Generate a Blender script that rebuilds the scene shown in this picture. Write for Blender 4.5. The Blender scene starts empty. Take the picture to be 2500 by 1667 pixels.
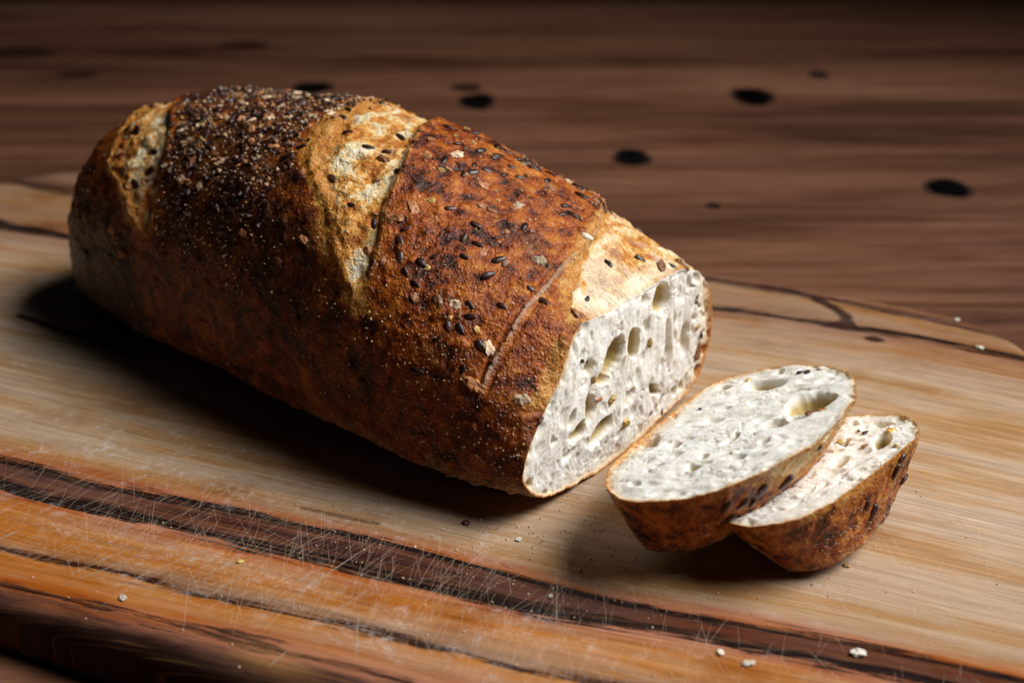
import bpy, math, random
import numpy as np
from mathutils import Vector, Matrix

# ------------------------------------------------------------------ camera, world, lamp, exposure
scene = bpy.context.scene
COL = scene.collection
cam_data = bpy.data.cameras.new('camera'); cam = bpy.data.objects.new('camera', cam_data); COL.objects.link(cam)
PITCH = math.radians(25)
cam.location = (0, -0.6*math.cos(PITCH), 0.6*math.sin(PITCH))
cam.rotation_euler = (math.radians(90)-PITCH, 0, 0)
cam_data.lens = 50; cam_data.sensor_width = 36; cam_data.clip_start = 0.01; cam_data.clip_end = 50
cam_data.dof.use_dof = True; cam_data.dof.focus_distance = 0.478; cam_data.dof.aperture_fstop = 9.0
scene.camera = cam

world = bpy.data.worlds.new("World"); scene.world = world; world.use_nodes = True
bg = world.node_tree.nodes['Background']; bg.inputs[0].default_value = (0.75, 0.85, 1.0, 1); bg.inputs[1].default_value = 0.006

def area(name, loc, target, sx, sy, power, col, spread=180):
    l = bpy.data.lights.new(name, 'AREA'); l.shape = 'RECTANGLE'; l.size = sx; l.size_y = sy; l.energy = power; l.color = col
    l.spread = math.radians(spread)
    o = bpy.data.objects.new(name, l); COL.objects.link(o); o.location = loc
    o.rotation_euler = (Vector(target)-Vector(loc)).to_track_quat('-Z', 'Y').to_euler()
    return o
area('window_light', (1.0, -0.09, 1.22), (0.0, -0.15, 0.0), 1.05, 1.0, 6.5, (0.985, 0.99, 1.0), 54)

scene.view_settings.view_transform = 'Standard'; scene.view_settings.look = 'None'
scene.view_settings.exposure = 0; scene.view_settings.gamma = 1

# ------------------------------------------------------------------ helpers
rng = np.random.default_rng(7); random.seed(7)
LAT = rng.random((64, 64, 64))
def vnoise(P, scale, seed=0):
    """smooth value noise, P (...,3), scale = feature size, result -1..1"""
    Q = P/scale + seed*7.31 + 100.
    i = np.floor(Q).astype(int); f = Q-i; f = f*f*(3-2*f)
    i &= 63; j = (i+1) & 63
    r = 0
    for a in (0, 1):
        X = (j if a else i)[..., 0]; wx = f[..., 0] if a else 1-f[..., 0]
        for b in (0, 1):
            Y = (j if b else i)[..., 1]; wy = f[..., 1] if b else 1-f[..., 1]
            for c in (0, 1):
                Z = (j if c else i)[..., 2]; wz = f[..., 2] if c else 1-f[..., 2]
                r = r + LAT[X, Y, Z]*wx*wy*wz
    return r*2-1
def fbm(P, scale, oct=3, seed=0, gain=.5):
    r = 0; a = 1; t = 0
    for k in range(oct):
        r = r + a*vnoise(P, scale/2**k, seed+k*3); t += a; a *= gain
    return r/t
def sst(a, b, x):
    t = np.clip((x-a)/(b-a), 0, 1); return t*t*(3-2*t)

def grid_mesh(name, G, mat, parent=None, close_u=True, cap=None, attrs=None, flip=False):
    """G (rows, cols, 3) -> one mesh object; columns wrap when close_u; cap closes the last row on a centre vertex"""
    ns, nt = G.shape[:2]
    V = G.reshape(-1, 3)
    idx = np.arange(ns*nt).reshape(ns, nt)
    if close_u: nxt = np.roll(idx, -1, axis=1)
    else: nxt = idx[:, 1:]; idx = idx[:, :-1]
    a, b, c, d = idx[:-1], nxt[:-1], nxt[1:], idx[1:]
    F = np.stack([a, b, c, d], -1).reshape(-1, 4)
    if flip: F = F[:, ::-1]
    return raw_mesh(name, V, F, mat, parent, attrs)
def raw_mesh(name, V, F, mat, parent=None, attrs=None, smooth=True):
    me = bpy.data.meshes.new(name); V = np.asarray(V, np.float32); F = np.asarray(F, np.int32); k = F.shape[1]
    me.vertices.add(len(V)); me.vertices.foreach_set('co', V.ravel())
    me.loops.add(F.size); me.loops.foreach_set('vertex_index', F.ravel())
    me.polygons.add(len(F)); me.polygons.foreach_set('loop_start', np.arange(0, F.size, k, dtype=np.int32))
    me.polygons.foreach_set('use_smooth', np.full(len(F), smooth))
    me.update(calc_edges=True)
    for n, v in (attrs or {}).items():
        at = me.attributes.new(n, 'FLOAT', 'POINT'); at.data.foreach_set('value', np.asarray(v, np.float32).ravel())
    me.materials.append(mat)
    o = bpy.data.objects.new(name, me); COL.objects.link(o)
    if parent: o.parent = parent
    return o
def tag(o, label=None, cat=None, group=None, kind=None):
    if label: o['label'] = label
    if cat: o['category'] = cat
    if group: o['group'] = group
    if kind: o['kind'] = kind
    return o
def empty(name, loc):
    o = bpy.data.objects.new(name, None); COL.objects.link(o); o.location = loc; o.empty_display_size = .02
    return o
def normals(G, wrap=True):
    if wrap:
        Gt = np.roll(G, -1, 1)-np.roll(G, 1, 1)
    else: Gt = np.gradient(G, axis=1)
    Gs = np.gradient(G, axis=0)
    N = np.cross(Gs, Gt); N /= np.linalg.norm(N, axis=-1, keepdims=True)+1e-12
    return N

# ------------------------------------------------------------------ shader helper
class NT:
    def __init__(s, name):
        s.m = bpy.data.materials.new(name); s.m.use_nodes = True; s.t = s.m.node_tree; s.n = s.t.nodes; s.l = s.t.links
        s.b = s.n['Principled BSDF']
        s.co = s.n.new('ShaderNodeTexCoord').outputs['Object']
    def link(s, a, b): s.l.new(a, b)
    def put(s, sock, v):
        if isinstance(v, bpy.types.NodeSocket): s.l.new(v, sock)
        elif isinstance(v, tuple) and len(v) == 3 and sock.type == 'RGBA': sock.default_value = (*v, 1)
        else: sock.default_value = v
    def attr(s, n):
        a = s.n.new('ShaderNodeAttribute'); a.attribute_name = n; return a.outputs['Fac']
    def math(s, op, a, b=0, c=None, clamp=False):
        m = s.n.new('ShaderNodeMath'); m.operation = op; m.use_clamp = clamp
        s.put(m.inputs[0], a); s.put(m.inputs[1], b)
        if c is not None: s.put(m.inputs[2], c)
        return m.outputs[0]
    def noise(s, scale, detail=4, rough=.55, vec=None, dist=0):
        t = s.n.new('ShaderNodeTexNoise'); s.l.new(vec or s.co, t.inputs['Vector'])
        t.inputs['Scale'].default_value = scale; t.inputs['Detail'].default_value = detail; t.inputs['Roughness'].default_value = rough
        t.inputs['Distortion'].default_value = dist
        return t.outputs['Fac']
    def voro(s, scale, vec=None, feat='F1', rnd=1):
        t = s.n.new('ShaderNodeTexVoronoi'); s.l.new(vec or s.co, t.inputs['Vector']); t.feature = feat
        t.inputs['Scale'].default_value = scale; t.inputs['Randomness'].default_value = rnd
        return t
    def map(s, scale=(1, 1, 1), rot=(0, 0, 0), loc=(0, 0, 0), vec=None):
        t = s.n.new('ShaderNodeMapping'); s.l.new(vec or s.co, t.inputs['Vector'])
        t.inputs['Scale'].default_value = scale; t.inputs['Rotation'].default_value = rot; t.inputs['Location'].default_value = loc
        return t.outputs[0]
    def comb(s, x, y, z=0):
        t = s.n.new('ShaderNodeCombineXYZ'); s.put(t.inputs[0], x); s.put(t.inputs[1], y); s.put(t.inputs[2], z); return t.outputs[0]
    def rng(s, v, a, b, c=0, d=1):
        t = s.n.new('ShaderNodeMapRange'); t.interpolation_type = 'SMOOTHSTEP'
        s.put(t.inputs[0], v); s.put(t.inputs[1], a); s.put(t.inputs[2], b); s.put(t.inputs[3], c); s.put(t.inputs[4], d); return t.outputs[0]
    def mix(s, f, a, b, mode='MIX'):
        t = s.n.new('ShaderNodeMix'); t.data_type = 'RGBA'; t.blend_type = mode
        s.put(t.inputs[0], f); s.put(t.inputs[6], a); s.put(t.inputs[7], b); return t.outputs[2]
    def ramp(s, v, stops, interp='LINEAR'):
        t = s.n.new('ShaderNodeValToRGB'); s.l.new(v, t.inputs[0]); e = t.color_ramp; e.interpolation = interp
        while len(e.elements) < len(stops): e.elements.new(.5)
        for el, (p, c) in zip(e.elements, stops): el.position = p; el.color = (*c, 1)
        return t.outputs[0]
    def bump(s, h, dist, strength=1, nrm=None):
        t = s.n.new('ShaderNodeBump'); t.inputs['Distance'].default_value = dist; t.inputs['Strength'].default_value = strength
        s.l.new(h, t.inputs['Height'])
        if nrm: s.l.new(nrm, t.inputs['Normal'])
        return t.outputs[0]
    def out(s, col=None, rough=None, nrm=None, **kw):
        if col is not None: s.put(s.b.inputs['Base Color'], col)
        if rough is not None: s.put(s.b.inputs['Roughness'], rough)
        if nrm is not None: s.l.new(nrm, s.b.inputs['Normal'])
        for k, v in kw.items(): s.put(s.b.inputs[k.replace('_', ' ')], v)
        return s.m

def mat_crust():
    s = NT('bread_crust'); pale, gold, char_shade, flour, streak, ribbon = (s.attr(n) for n in ('pale', 'gold', 'char_shade', 'flour', 'streak', 'ribbon'))
    big = s.noise(38, 5, .6); mid = s.noise(150, 5, .65); fine = s.noise(620, 4, .6); vf = s.noise(1500, 2, .6)
    m1 = s.math('ADD', s.math('MULTIPLY', mid, .62), s.math('ADD', s.math('MULTIPLY', big, .28), s.math('MULTIPLY', fine, .12)))
    base = s.ramp(m1, [(.37, (.016, .005, .003)), (.44, (.075, .015, .004)), (.50, (.27, .050, .004)), (.57, (.43, .108, .010)), (.68, (.66, .25, .035))])
    # burnt crust, plus the painted shade of the loaf's lower side
    cn = s.math('ADD', char_shade, s.math('MULTIPLY', s.math('SUBTRACT', s.noise(85, 5, .7), .5), 1.3))
    base = s.mix(s.rng(cn, .15, 1.05), base, s.mix(s.rng(fine, .45, .7), (.016, .006, .004), (.060, .021, .009)))
    # golden, blistered
    gcol = s.ramp(s.math('ADD', s.math('MULTIPLY', mid, .55), s.math('MULTIPLY', fine, .45)), [(.33, (.26, .065, .008)), (.5, (.52, .20, .028)), (.68, (.72, .42, .13))])
    gn = s.math('ADD', gold, s.math('MULTIPLY', s.math('SUBTRACT', mid, .5), 1.2))
    base = s.mix(s.rng(gn, .3, .8), base, gcol)
    # pale torn dough of the scores
    pcol = s.ramp(s.math('ADD', s.math('ADD', s.math('MULTIPLY', s.noise(95, 6, .65), .55), s.math('MULTIPLY', fine, .3)), s.math('ADD', .035, s.math('MULTIPLY', streak, .16))),
                  [(.37, (.42, .12, .010)), (.44, (.66, .30, .05)), (.49, (.74, .52, .23)), (.56, (.82, .72, .50))])
    pn = s.math('ADD', pale, s.math('MULTIPLY', s.math('SUBTRACT', s.noise(110, 5, .65), .5), 1.1))
    base = s.mix(s.rng(pn, .38, .78), base, pcol)
    base = s.mix(s.math('MULTIPLY', s.rng(s.math('ADD', pale, s.math('MULTIPLY', s.math('SUBTRACT', big, .5), 1.6)), .95, 1.4), .5), base, (.82, .75, .60))
    # flour and fine meal stuck on the lower side
    fn = s.math('ADD', flour, s.math('MULTIPLY', s.math('SUBTRACT', s.noise(260, 4, .7), .5), 1.4))
    base = s.mix(s.math('MULTIPLY', s.rng(fn, .35, 1.0), .8), base, (.50, .34, .19))
    # tiny blisters and meal dust
    vo = s.voro(620); sp = s.math('MULTIPLY', s.rng(vo.outputs['Distance'], .12, .32, 1, 0), s.rng(s.noise(75, 4, .7), .46, .60))
    base = s.mix(s.math('MULTIPLY', sp, .22), base, (.58, .33, .13))
    base = s.mix(s.math('MULTIPLY', ribbon, .8), base, (.44, .31, .21))
    h = s.math('ADD', s.math('MULTIPLY', mid, .9), s.math('ADD', s.math('MULTIPLY', fine, .55), s.math('MULTIPLY', vf, .28)))
    h = s.math('ADD', h, s.math('MULTIPLY', s.rng(vo.outputs['Distance'], .0, .45, 1, 0), .22))
    nrm = s.bump(h, .0014, 1.0)
    rough = s.math('ADD', s.rng(s.math('ADD', pale, flour), 0, 1, .27, .58), s.math('MULTIPLY', s.math('SUBTRACT', fine, .5), .35))
    return s.out(base, rough, nrm, Specular_IOR_Level=.36)

def mat_crumb():
    s = NT('bread_crumb'); hole, rim = s.attr('hole'), s.attr('rim')
    n1 = s.noise(210, 5, .65); n2 = s.noise(800, 3, .65)
    col = s.mix(s.rng(n1, .35, .68), (.75, .695, .59), (.83, .80, .735))
    col = s.mix(s.rng(s.noise(60, 3), .60, .75, 0, .35), col, (.72, .62, .58))
    col = s.mix(s.rng(hole, .7, 3.5, 0, .95), col, (.50, .36, .125))  # yellower cavity skin, with shade painted in by depth so holes read
    tan = s.mix(s.rng(n2, .4, .65), (.42, .15, .035), (.66, .36, .12))
    rn = s.math('ADD', rim, s.math('MULTIPLY', s.math('SUBTRACT', s.noise(260, 5, .75), .5), 2.6))
    col = s.mix(s.rng(rn, .5, 4.6, .7, 0), col, (.68, .50, .28))
    col = s.mix(s.rng(rn, .2, 1.5, 1, 0), col, tan)
    nrm = s.bump(s.math('ADD', n1, s.math('MULTIPLY', n2, .6)), .0006, .7)
    s.b.subsurface_method = 'RANDOM_WALK'
    return s.out(col, .8, nrm, Subsurface_Weight=.45, Subsurface_Radius=(.0022, .0017, .0011), Subsurface_Scale=1.0, Specular_IOR_Level=.15)

def mat_simple(name, c1, c2, scale, rough, bump=.0002, spec=.5, sss=0):
    s = NT(name); oi = s.n.new('ShaderNodeObjectInfo').outputs['Random']
    n = s.noise(scale, 4, .6)
    col = s.mix(s.rng(n, .35, .65), c1, c2)
    hsv = s.n.new('ShaderNodeHueSaturation'); s.l.new(col, hsv.inputs['Color']); s.l.new(s.rng(oi, 0, 1, .6, 1.5), hsv.inputs['Value'])
    return s.out(hsv.outputs[0], rough, s.bump(n, bump), Specular_IOR_Level=spec, Subsurface_Weight=sss)

def mat_board():
    s = NT('board_wood'); g = s.attr('grain'); mark = s.attr('figure'); wear_sheen = s.attr('wear_sheen'); red = s.attr('warmth')
    # board frame: x along the grain
    v = s.map((1, 1, 1), (0, 0, math.radians(25)))
    sx = s.n.new('ShaderNodeSeparateXYZ'); s.l.new(v, sx.inputs[0]); x = sx.outputs[0]
    along = s.comb(s.math('MULTIPLY', x, 11), s.math('MULTIPLY', g, .09))       # g is in mm
    wob = s.noise(1.6, 6, .72, along)
    fl = s.comb(s.math('MULTIPLY', x, 14), s.math('MULTIPLY', g, 1.1)); fibre = s.noise(1.0, 5, .7, fl)
    fl2 = s.comb(s.math('MULTIPLY', x, 38), s.math('MULTIPLY', g, 2.1)); pores = s.noise(1.0, 3, .6, fl2); fl3 = s.noise(1.0, 4, .65, s.comb(s.math('MULTIPLY', x, 22), s.math('MULTIPLY', g, .75)))
    gg = s.math('ADD', g, s.math('ADD', s.math('MULTIPLY', s.math('SUBTRACT', wob, .5), 21), s.math('MULTIPLY', s.math('SUBTRACT', fibre, .5), 11)))
    pal = (.49, .32, .175); pal2 = (.57, .405, .26); org = (.46, .185, .040); orr = (.38, .10, .018); dk = (.012, .006, .006); dk2 = (.035, .012, .008); rb = (.125, .040, .020)
    near = [(-230, dk2), (-227, rb), (-223, orr), (-222, dk2), (-220.5, dk2), (-219.5, orr), (-212, org), (-206.2, org), (-205.4, dk2), (-203.5, dk2), (-202.8, (.22, .10, .05)), (-199, (.38, .20, .09)), (-194, org),  # outermost stop is dark to paint shade on the board's near side
            (-184, org), (-177.5, orr), (-176.4, dk), (-171, dk), (-169.5, rb), (-163.5, rb), (-162, dk), (-159, dk), (-157.8, orr), (-149, (.46, .27, .125)), (-138, pal), (-60, pal2)]
    far = [(-60, pal2), (20, pal), (46, (.40, .22, .11)), (54.5, (.30, .14, .07)), (56, dk), (60.5, dk), (62, (.34, .17, .08)), (80, (.38, .21, .09)), (83.5, dk2), (88, rb), (96, (.30, .15, .07)), (115, (.28, .14, .07))]
    rn = s.ramp(s.math('DIVIDE', s.math('ADD', gg, 230), 170), [((q+230)/170, c) for q, c in near])
    rf = s.ramp(s.math('DIVIDE', s.math('ADD', gg, 60), 175), [((q+60)/175, c) for q, c in far])
    base = s.mix(s.math('GREATER_THAN', gg, -60), rn, rf)
    # fine fibre tone
    base = s.mix(s.rng(fibre, .38, .62, .0, .6), base, (.70, .56, .44), 'MULTIPLY')
    base = s.mix(s.rng(pores, .56, .70, 0, .6), base, (.42, .30, .22), 'MULTIPLY')
    m3 = s.noise(1.0, 4, .65, s.comb(s.math('MULTIPLY', x, 7), s.math('MULTIPLY', g, .055))); m4 = s.noise(1.0, 5, .7, s.comb(s.math('MULTIPLY', x, 16), s.math('MULTIPLY', g, .24)))
    hv = s.n.new('ShaderNodeHueSaturation'); s.l.new(base, hv.inputs['Color']); s.l.new(s.rng(m4, .3, .7, .80, 1.08), hv.inputs['Value']); s.l.new(s.rng(m3, .35, .65, .82, 1.04), hv.inputs['Saturation']); base = hv.outputs[0]
    base = s.mix(s.rng(m3, .47, .62, 0, .60), base, (.84, .62, .36), 'MULTIPLY')
    # lone dark growth lines in the pale wood
    gl = s.noise(1.0, 4, .6, s.comb(s.math('MULTIPLY', x, 2.2), s.math('MULTIPLY', g, .22)))
    ln = s.math('SUBTRACT', 1, s.rng(s.math('ABSOLUTE', s.math('SUBTRACT', gl, .5)), 0, .012)); 
    base = s.mix(s.math('MULTIPLY', ln, .5), base, (.26, .12, .05))
    base = s.mix(s.math('MULTIPLY', red, .6), base, (.46, .21, .06))
    base = s.mix(s.math('MULTIPLY', s.rng(s.math('ADD', mark, s.math('MULTIPLY', s.math('SUBTRACT', s.math('ADD', s.math('MULTIPLY', fibre, .6), s.math('MULTIPLY', wob, .4)), .5), 1.5)), .25, .8), .93), base, s.mix(s.rng(fl3, .35, .65), (.010, .005, .006), (.060, .020, .014)))
    # chalky knife wear; its pale left patches also paint in a cool sheen
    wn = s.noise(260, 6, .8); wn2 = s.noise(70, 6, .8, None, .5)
    wm = s.math('MULTIPLY', wear_sheen, s.math('MULTIPLY', s.rng(wn, .44, .66), s.rng(wn2, .46, .66)))
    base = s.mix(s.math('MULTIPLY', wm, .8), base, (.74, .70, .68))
    base = s.mix(s.rng(s.noise(16, 5, .6), .46, .66, 0, .015), base, (.60, .47, .36))
    base = s.mix(s.rng(s.noise(24, 4, .6, s.map(loc=(5, 2, 1))), .55, .72, 0, .6), base, (.66, .50, .38), 'MULTIPLY')
    h = s.math('ADD', s.math('MULTIPLY', pores, .5), s.math('ADD', s.math('MULTIPLY', fibre, .5), s.math('MULTIPLY', wn, .5)))
    nrm = s.bump(h, .0004, .6)
    rough = s.math('ADD', s.rng(wear_sheen, 0, 1, .45, .65), s.math('MULTIPLY', s.math('SUBTRACT', wn2, .5), .25))
    return s.out(base, rough, nrm, Specular_IOR_Level=.06)

def mat_table():
    s = NT('table_wood')
    v = s.map((1.6, 18, 4)); n1 = s.noise(1.6, 8, .72, v, .6); n2 = s.noise(14, 6, .75, s.map((1, 11, 4)))
    n3 = s.noise(1.1, 3, .5, s.map((.9, 5, 1), loc=(3.1, .4, 0)))
    f = s.math('ADD', s.math('MULTIPLY', n1, .42), s.math('ADD', s.math('MULTIPLY', n2, .18), s.math('MULTIPLY', n3, .40)))
    col = s.ramp(f, [(.38, (.014, .006, .004)), (.44, (.070, .026, .014)), (.50, (.150, .060, .031)), (.57, (.25, .108, .057)), (.66, (.36, .175, .10))])
    # glued staves: thin dark joints across the grain direction
    sep = s.n.new('ShaderNodeSeparateXYZ'); s.l.new(s.co, sep.inputs[0]); y = s.math('ADD', sep.outputs[1], s.math('MULTIPLY', s.noise(1.2, 2), .006))
    fr = s.math('FRACT', s.math('DIVIDE', s.math('ADD', y, 3.035), .118)); jt = s.rng(s.math('ABSOLUTE', s.math('SUBTRACT', fr, .5)), 0, .016, 1, 0)
    st = s.math('FLOOR', s.math('DIVIDE', s.math('ADD', y, 3.094), .118)); w = s.n.new('ShaderNodeTexWhiteNoise'); w.noise_dimensions = '1D'; s.l.new(st, w.inputs['W'])
    hsv = s.n.new('ShaderNodeHueSaturation'); s.l.new(col, hsv.inputs['Color']); s.l.new(s.rng(w.outputs['Value'], 0, 1, .70, 1.25), hsv.inputs['Value'])
    col = s.mix(s.math('MULTIPLY', jt, .75), hsv.outputs[0], (.012, .006, .004))
    return s.out(col, s.rng(n2, .3, .7, .42, .6), s.bump(n2, .0006, .5), Specular_IOR_Level=.22)

MC = mat_crust(); MB = mat_crumb(); MW = mat_board(); MT = mat_table()
MF = mat_simple('flax_seed', (.016, .006, .005), (.060, .020, .012), 420, .33, .0003, .5)
MN2 = mat_simple('coarse_meal', (.045, .020, .011), (.40, .24, .12), 330, .5, .0004)
MO = mat_simple('oat_flake', (.50, .33, .18), (.72, .56, .38), 260, .6, .0005)
MN = mat_simple('toasted_grain', (.22, .075, .022), (.46, .20, .075), 300, .5, .0005)
MY = mat_simple('yellow_grain', (.46, .25, .06), (.66, .44, .14), 300, .4, .0002, .5, .1)
MP = mat_simple('pale_crumb', (.72, .62, .46), (.88, .82, .70), 700, .7, .0006)
MD = mat_simple('dark_bran', (.035, .014, .012), (.10, .04, .025), 500, .45, .0003)
MK = mat_simple('knot', (.001, .001, .001), (.004, .003, .003), 200, .9, spec=0.02)
MI = mat_simple('scored_fibre', (.66, .44, .27), (.84, .70, .54), 500, .65, 0); MI.node_tree.nodes['Principled BSDF'].inputs['Alpha'].default_value = .22
MI2 = mat_simple('deep_scored_fibre', (.66, .44, .27), (.84, .72, .58), 500, .65, 0); MI2.node_tree.nodes['Principled BSDF'].inputs['Alpha'].default_value = .5

# ------------------------------------------------------------------ table and cutting board (structure first)
TZ = -0.022
def make_table():
    xs = np.linspace(-3, 3, 41); ys = np.linspace(-1.2, 4, 41)
    G = np.stack([*np.meshgrid(xs, ys), np.full((41, 41), TZ)], -1)
    t = grid_mesh('table', G, MT, close_u=False); tag(t, kind='structure')
    # solid slab below
    b = np.array([(-3, -1.2), (3, -1.2), (3, 4), (-3, 4)])
    k = 48
    for px, py, rx, ry in [(.076, .323, .0098, .0160), (.175, .468, .0125, .022), (.26, .263, .0115, .016), (-.025, .455, .0105, .020), (-.148, .492, .012, .016),
                           (-.40, .60, .03, .014), (-.222, .626, .022, .012), (-.034, .492, .012, .010), (.235, .53, .008, .012), (.116, .232, .0045, .006), (-.332, .53, .016, .008)]:
        big = rx/ry > .5 and ry >= .015 and px != -.40
        th = np.linspace(0, 2*np.pi, k, endpoint=False); rs = [1, .93, .8, .5, .02]
        R = []
        for j, r in enumerate(rs):
            wob = 1+.05*np.sin(th*3+px*40)+.03*np.sin(th*5+py*31)
            R.append(np.stack([px+rx*r*wob*np.cos(th), py+ry*r*wob*np.sin(th), np.full(k, TZ+.0001+.00035*(1-r**2))], -1))
        o = grid_mesh('knot', np.array(R), MK if big else MKF, t)
        if big:
            H = np.array(R); H[..., :2] = (H[..., :2]-np.array([px, py]))*np.array([1.3, 1.12])+np.array([px, py]); H[..., 2] = TZ+.00004; grid_mesh('knot_ring', H[[0, 4]], MKF, o)
MKF = mat_simple('faint_knot', (.018, .008, .006), (.035, .015, .010), 200, .8, spec=.1)
make_table()

C25, S25 = math.cos(math.radians(25)), math.sin(math.radians(25))
def bw(x, y):                     # board frame (mm) -> world (m)
    return np.stack([(x*C25+y*S25)/1000, (-x*S25+y*C25)/1000], -1)
LINES = [(-221, [(-68, -226), (-42, -223.1), (-15.5, -221.4), (30.5, -218.2), (60.6, -215.7), (120, -212), (220, -206)]),
 (-204.4, [(-81.5, -213.6), (-53.2, -210.2), (-12.3, -205.9), (38.9, -200.3), (72.7, -197.7), (116.4, -193.7), (220, -186)]),
 (-175.5, [(-110, -183), (-77.2, -182.1), (-46.9, -180.0), (-18.0, -177.8), (38.4, -176.0), (91.3, -170.2), (141.8, -162.3), (169.2, -158.1), (196.3, -155.2), (230, -153)]),
 (-158.3, [(-126.4, -166.5), (-91.8, -165.0), (-60.0, -163.2), (-15.2, -158.9), (24.9, -154.0), (81.2, -155), (108.9, -154.2), (145.2, -149.1), (173.1, -145.0), (200.7, -142.4), (230, -141.)]),
 (-120, [(-200, -130), (0, -128), (118.7, -121.4), (166.3, -118.2), (221.5, -117.)]),
 (57.6, [(-300, 12.4), (-255, 17), (-150, 33), (-40, 51), (66.6, 69.4), (120.4, 75), (160, 76), (230, 72)]),
 (84.5, [(-300, 75), (-100, 95), (56.1, 103), (115.4, 101.8), (160, 97), (184.2, 92), (230, 84)]),
 (112, [(-300, 112), (230, 113)])]
def grain_of(X, Y):
    xs = np.linspace(-420, 260, 341); T = []
    for g, pts in LINES:
        p = np.array(pts, float); y = np.interp(xs, p[:, 0], p[:, 1])
        k = np.exp(-(np.arange(-12, 13)/5.)**2); k /= k.sum(); y = np.convolve(np.pad(y, 12, 'edge'), k, 'valid'); T.append(y)
    T = np.array(T); gs = np.array([g for g, _ in LINES])
    Yk = np.array([np.interp(X, xs, t) for t in T])          # (k,n)
    out = gs[0]+(Y-Yk[0])
    for k in range(len(gs)-1):
        f = (Y-Yk[k])/(Yk[k+1]-Yk[k]); m = f > 0
        out = np.where(m, gs[k]+np.minimum(f, 1)*(gs[k+1]-gs[k]), out)
    out = np.where(Y > Yk[-1], gs[-1]+(Y-Yk[-1]), out)
    return out
def seg_dist(X, Y, pts):
    d = np.full(X.shape, 1e9)
    for (x0, y0), (x1, y1) in zip(pts[:-1], pts[1:]):
        vx, vy = x1-x0, y1-y0; t = np.clip(((X-x0)*vx+(Y-y0)*vy)/(vx*vx+vy*vy+1e-9), 0, 1)
        d = np.minimum(d, np.hypot(X-x0-t*vx, Y-y0-t*vy))
    return d
def make_board():
    x0, x1, y0, y1 = -356., 232., -233., 116.
    pts = []
    def corner(cx, cy, a, b, q, p=2.3, k=50):
        for t in np.linspace(0, np.pi/2, k):
            an = t+q*np.pi/2; c, s_ = np.cos(an), np.sin(an)
            pts.append((cx+a*np.sign(c)*abs(c)**(2/p), cy+b*np.sign(s_)*abs(s_)**(2/p)))
    right = np.array([(243, -170), (242, -120), (239, -70), (234, -20), (226, 25), (216, 60), (206, 80), (195, 94), (182, 104), (165, 110.5), (140, 114)], float)
    pts.extend(map(tuple, right)); corner(x0+75, y1-75, 75, 75, 1); corner(x0+60, y0+60, 60, 60, 2); corner(243-60, y0+60, 60, 60, 3)
    P = np.array(pts); P = np.vstack([P, P[:1]]); L = np.r_[0, np.cumsum(np.hypot(*np.diff(P, axis=0).T))]
    n = 900; gg = np.linspace(0, L[-1], n, endpoint=False); P = np.stack([np.interp(gg, L, P[:, 0]), np.interp(gg, L, P[:, 1])], 1)
    c = np.array([(x0+x1)/2, (y0+y1)/2]); rows = []
    R = 10.; H = 22.
    def ring(inset, z):
        d = P-c; nrm = np.stack([np.roll(P, -1, 0)[:, 1]-np.roll(P, 1, 0)[:, 1], -(np.roll(P, -1, 0)[:, 0]-np.roll(P, 1, 0)[:, 0])], 1); nrm /= np.linalg.norm(nrm, axis=1, keepdims=True)
        Q = P-nrm*inset; rows.append(np.c_[Q, np.full(n, z)])
    ring(5, -H+.05); ring(2, -H+.8); ring(.4, -H+2.5); ring(0, -H+5)
    for a in np.linspace(0, np.pi/2, 14): ring(R*(1-np.cos(a)), -R+R*np.sin(a))
    last = rows[-1]
    for r in np.linspace(1, 0.0005, 190)[1:]:
        q = last.copy(); q[:, :2] = c+(last[:, :2]-c)*r; rows.append(q)
    G = np.array(rows); X, Y = G[..., 0], G[..., 1]
    W = np.concatenate([bw(X, Y), G[..., 2:]/1000], -1)
    fig = np.zeros(X.shape)
    fig = np.maximum(fig, 1-sst(1.6, 5.0, seg_dist(X, Y, [(80, 103), (92, 103), (103, 100), (113, 94), (121, 86), (124, 78), (116, 73)])+1.5*fbm(W*1000, 12)))
    fig = np.maximum(fig, 1-sst(1., 5.5, np.hypot((X-138)/1.3, Y-67)))
    fig = np.maximum(fig, .55*(1-sst(.5, 2.8, np.hypot(X+190, Y+91)))); fig = np.maximum(fig, .35*(1-sst(.5, 6, np.hypot(X+140, Y+138))))
    fig = np.maximum(fig, .9*(1-sst(.6, 3.8, seg_dist(X, Y, [(-207, -67), (-189, -70), (-167, -72), (-130, -80)]))))
    fig = np.maximum(fig, .6*(1-sst(.5, 2.2, seg_dist(X, Y, [(-8, -150), (8, -149), (20, -148)]))))
    gq = grain_of(X, Y); bw_ = 6.2+2.6*vnoise(np.stack([X, Y*.4, X*0], -1), 34, 3); bc_ = -167.5+3.2*vnoise(np.stack([X, Y*.3, X*0], -1), 46, 6); fig = np.maximum(fig, (.66+.3*vnoise(np.stack([X*.35, Y*1.8, X*0], -1), 9, 8))*np.exp(-((gq-bc_)/bw_)**2)*sst(-85, -35, X)*(1-sst(50, 115, X)))
    wear_sheen = .35*(1-sst(60, 150, np.hypot((X+10)/1.4, Y+150)))+.12
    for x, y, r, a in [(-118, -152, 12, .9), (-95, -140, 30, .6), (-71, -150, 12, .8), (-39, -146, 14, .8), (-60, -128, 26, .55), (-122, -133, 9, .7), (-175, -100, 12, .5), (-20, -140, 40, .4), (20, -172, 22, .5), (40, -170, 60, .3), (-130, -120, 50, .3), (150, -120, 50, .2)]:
        wear_sheen = np.maximum(wear_sheen, min(1, a*1.25)*np.exp(-((X-x)**2+(Y-y)**2)/r**2))
    warm = .6*np.exp(-((X-29)/14)**2-((Y+224)/4)**2)
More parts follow.
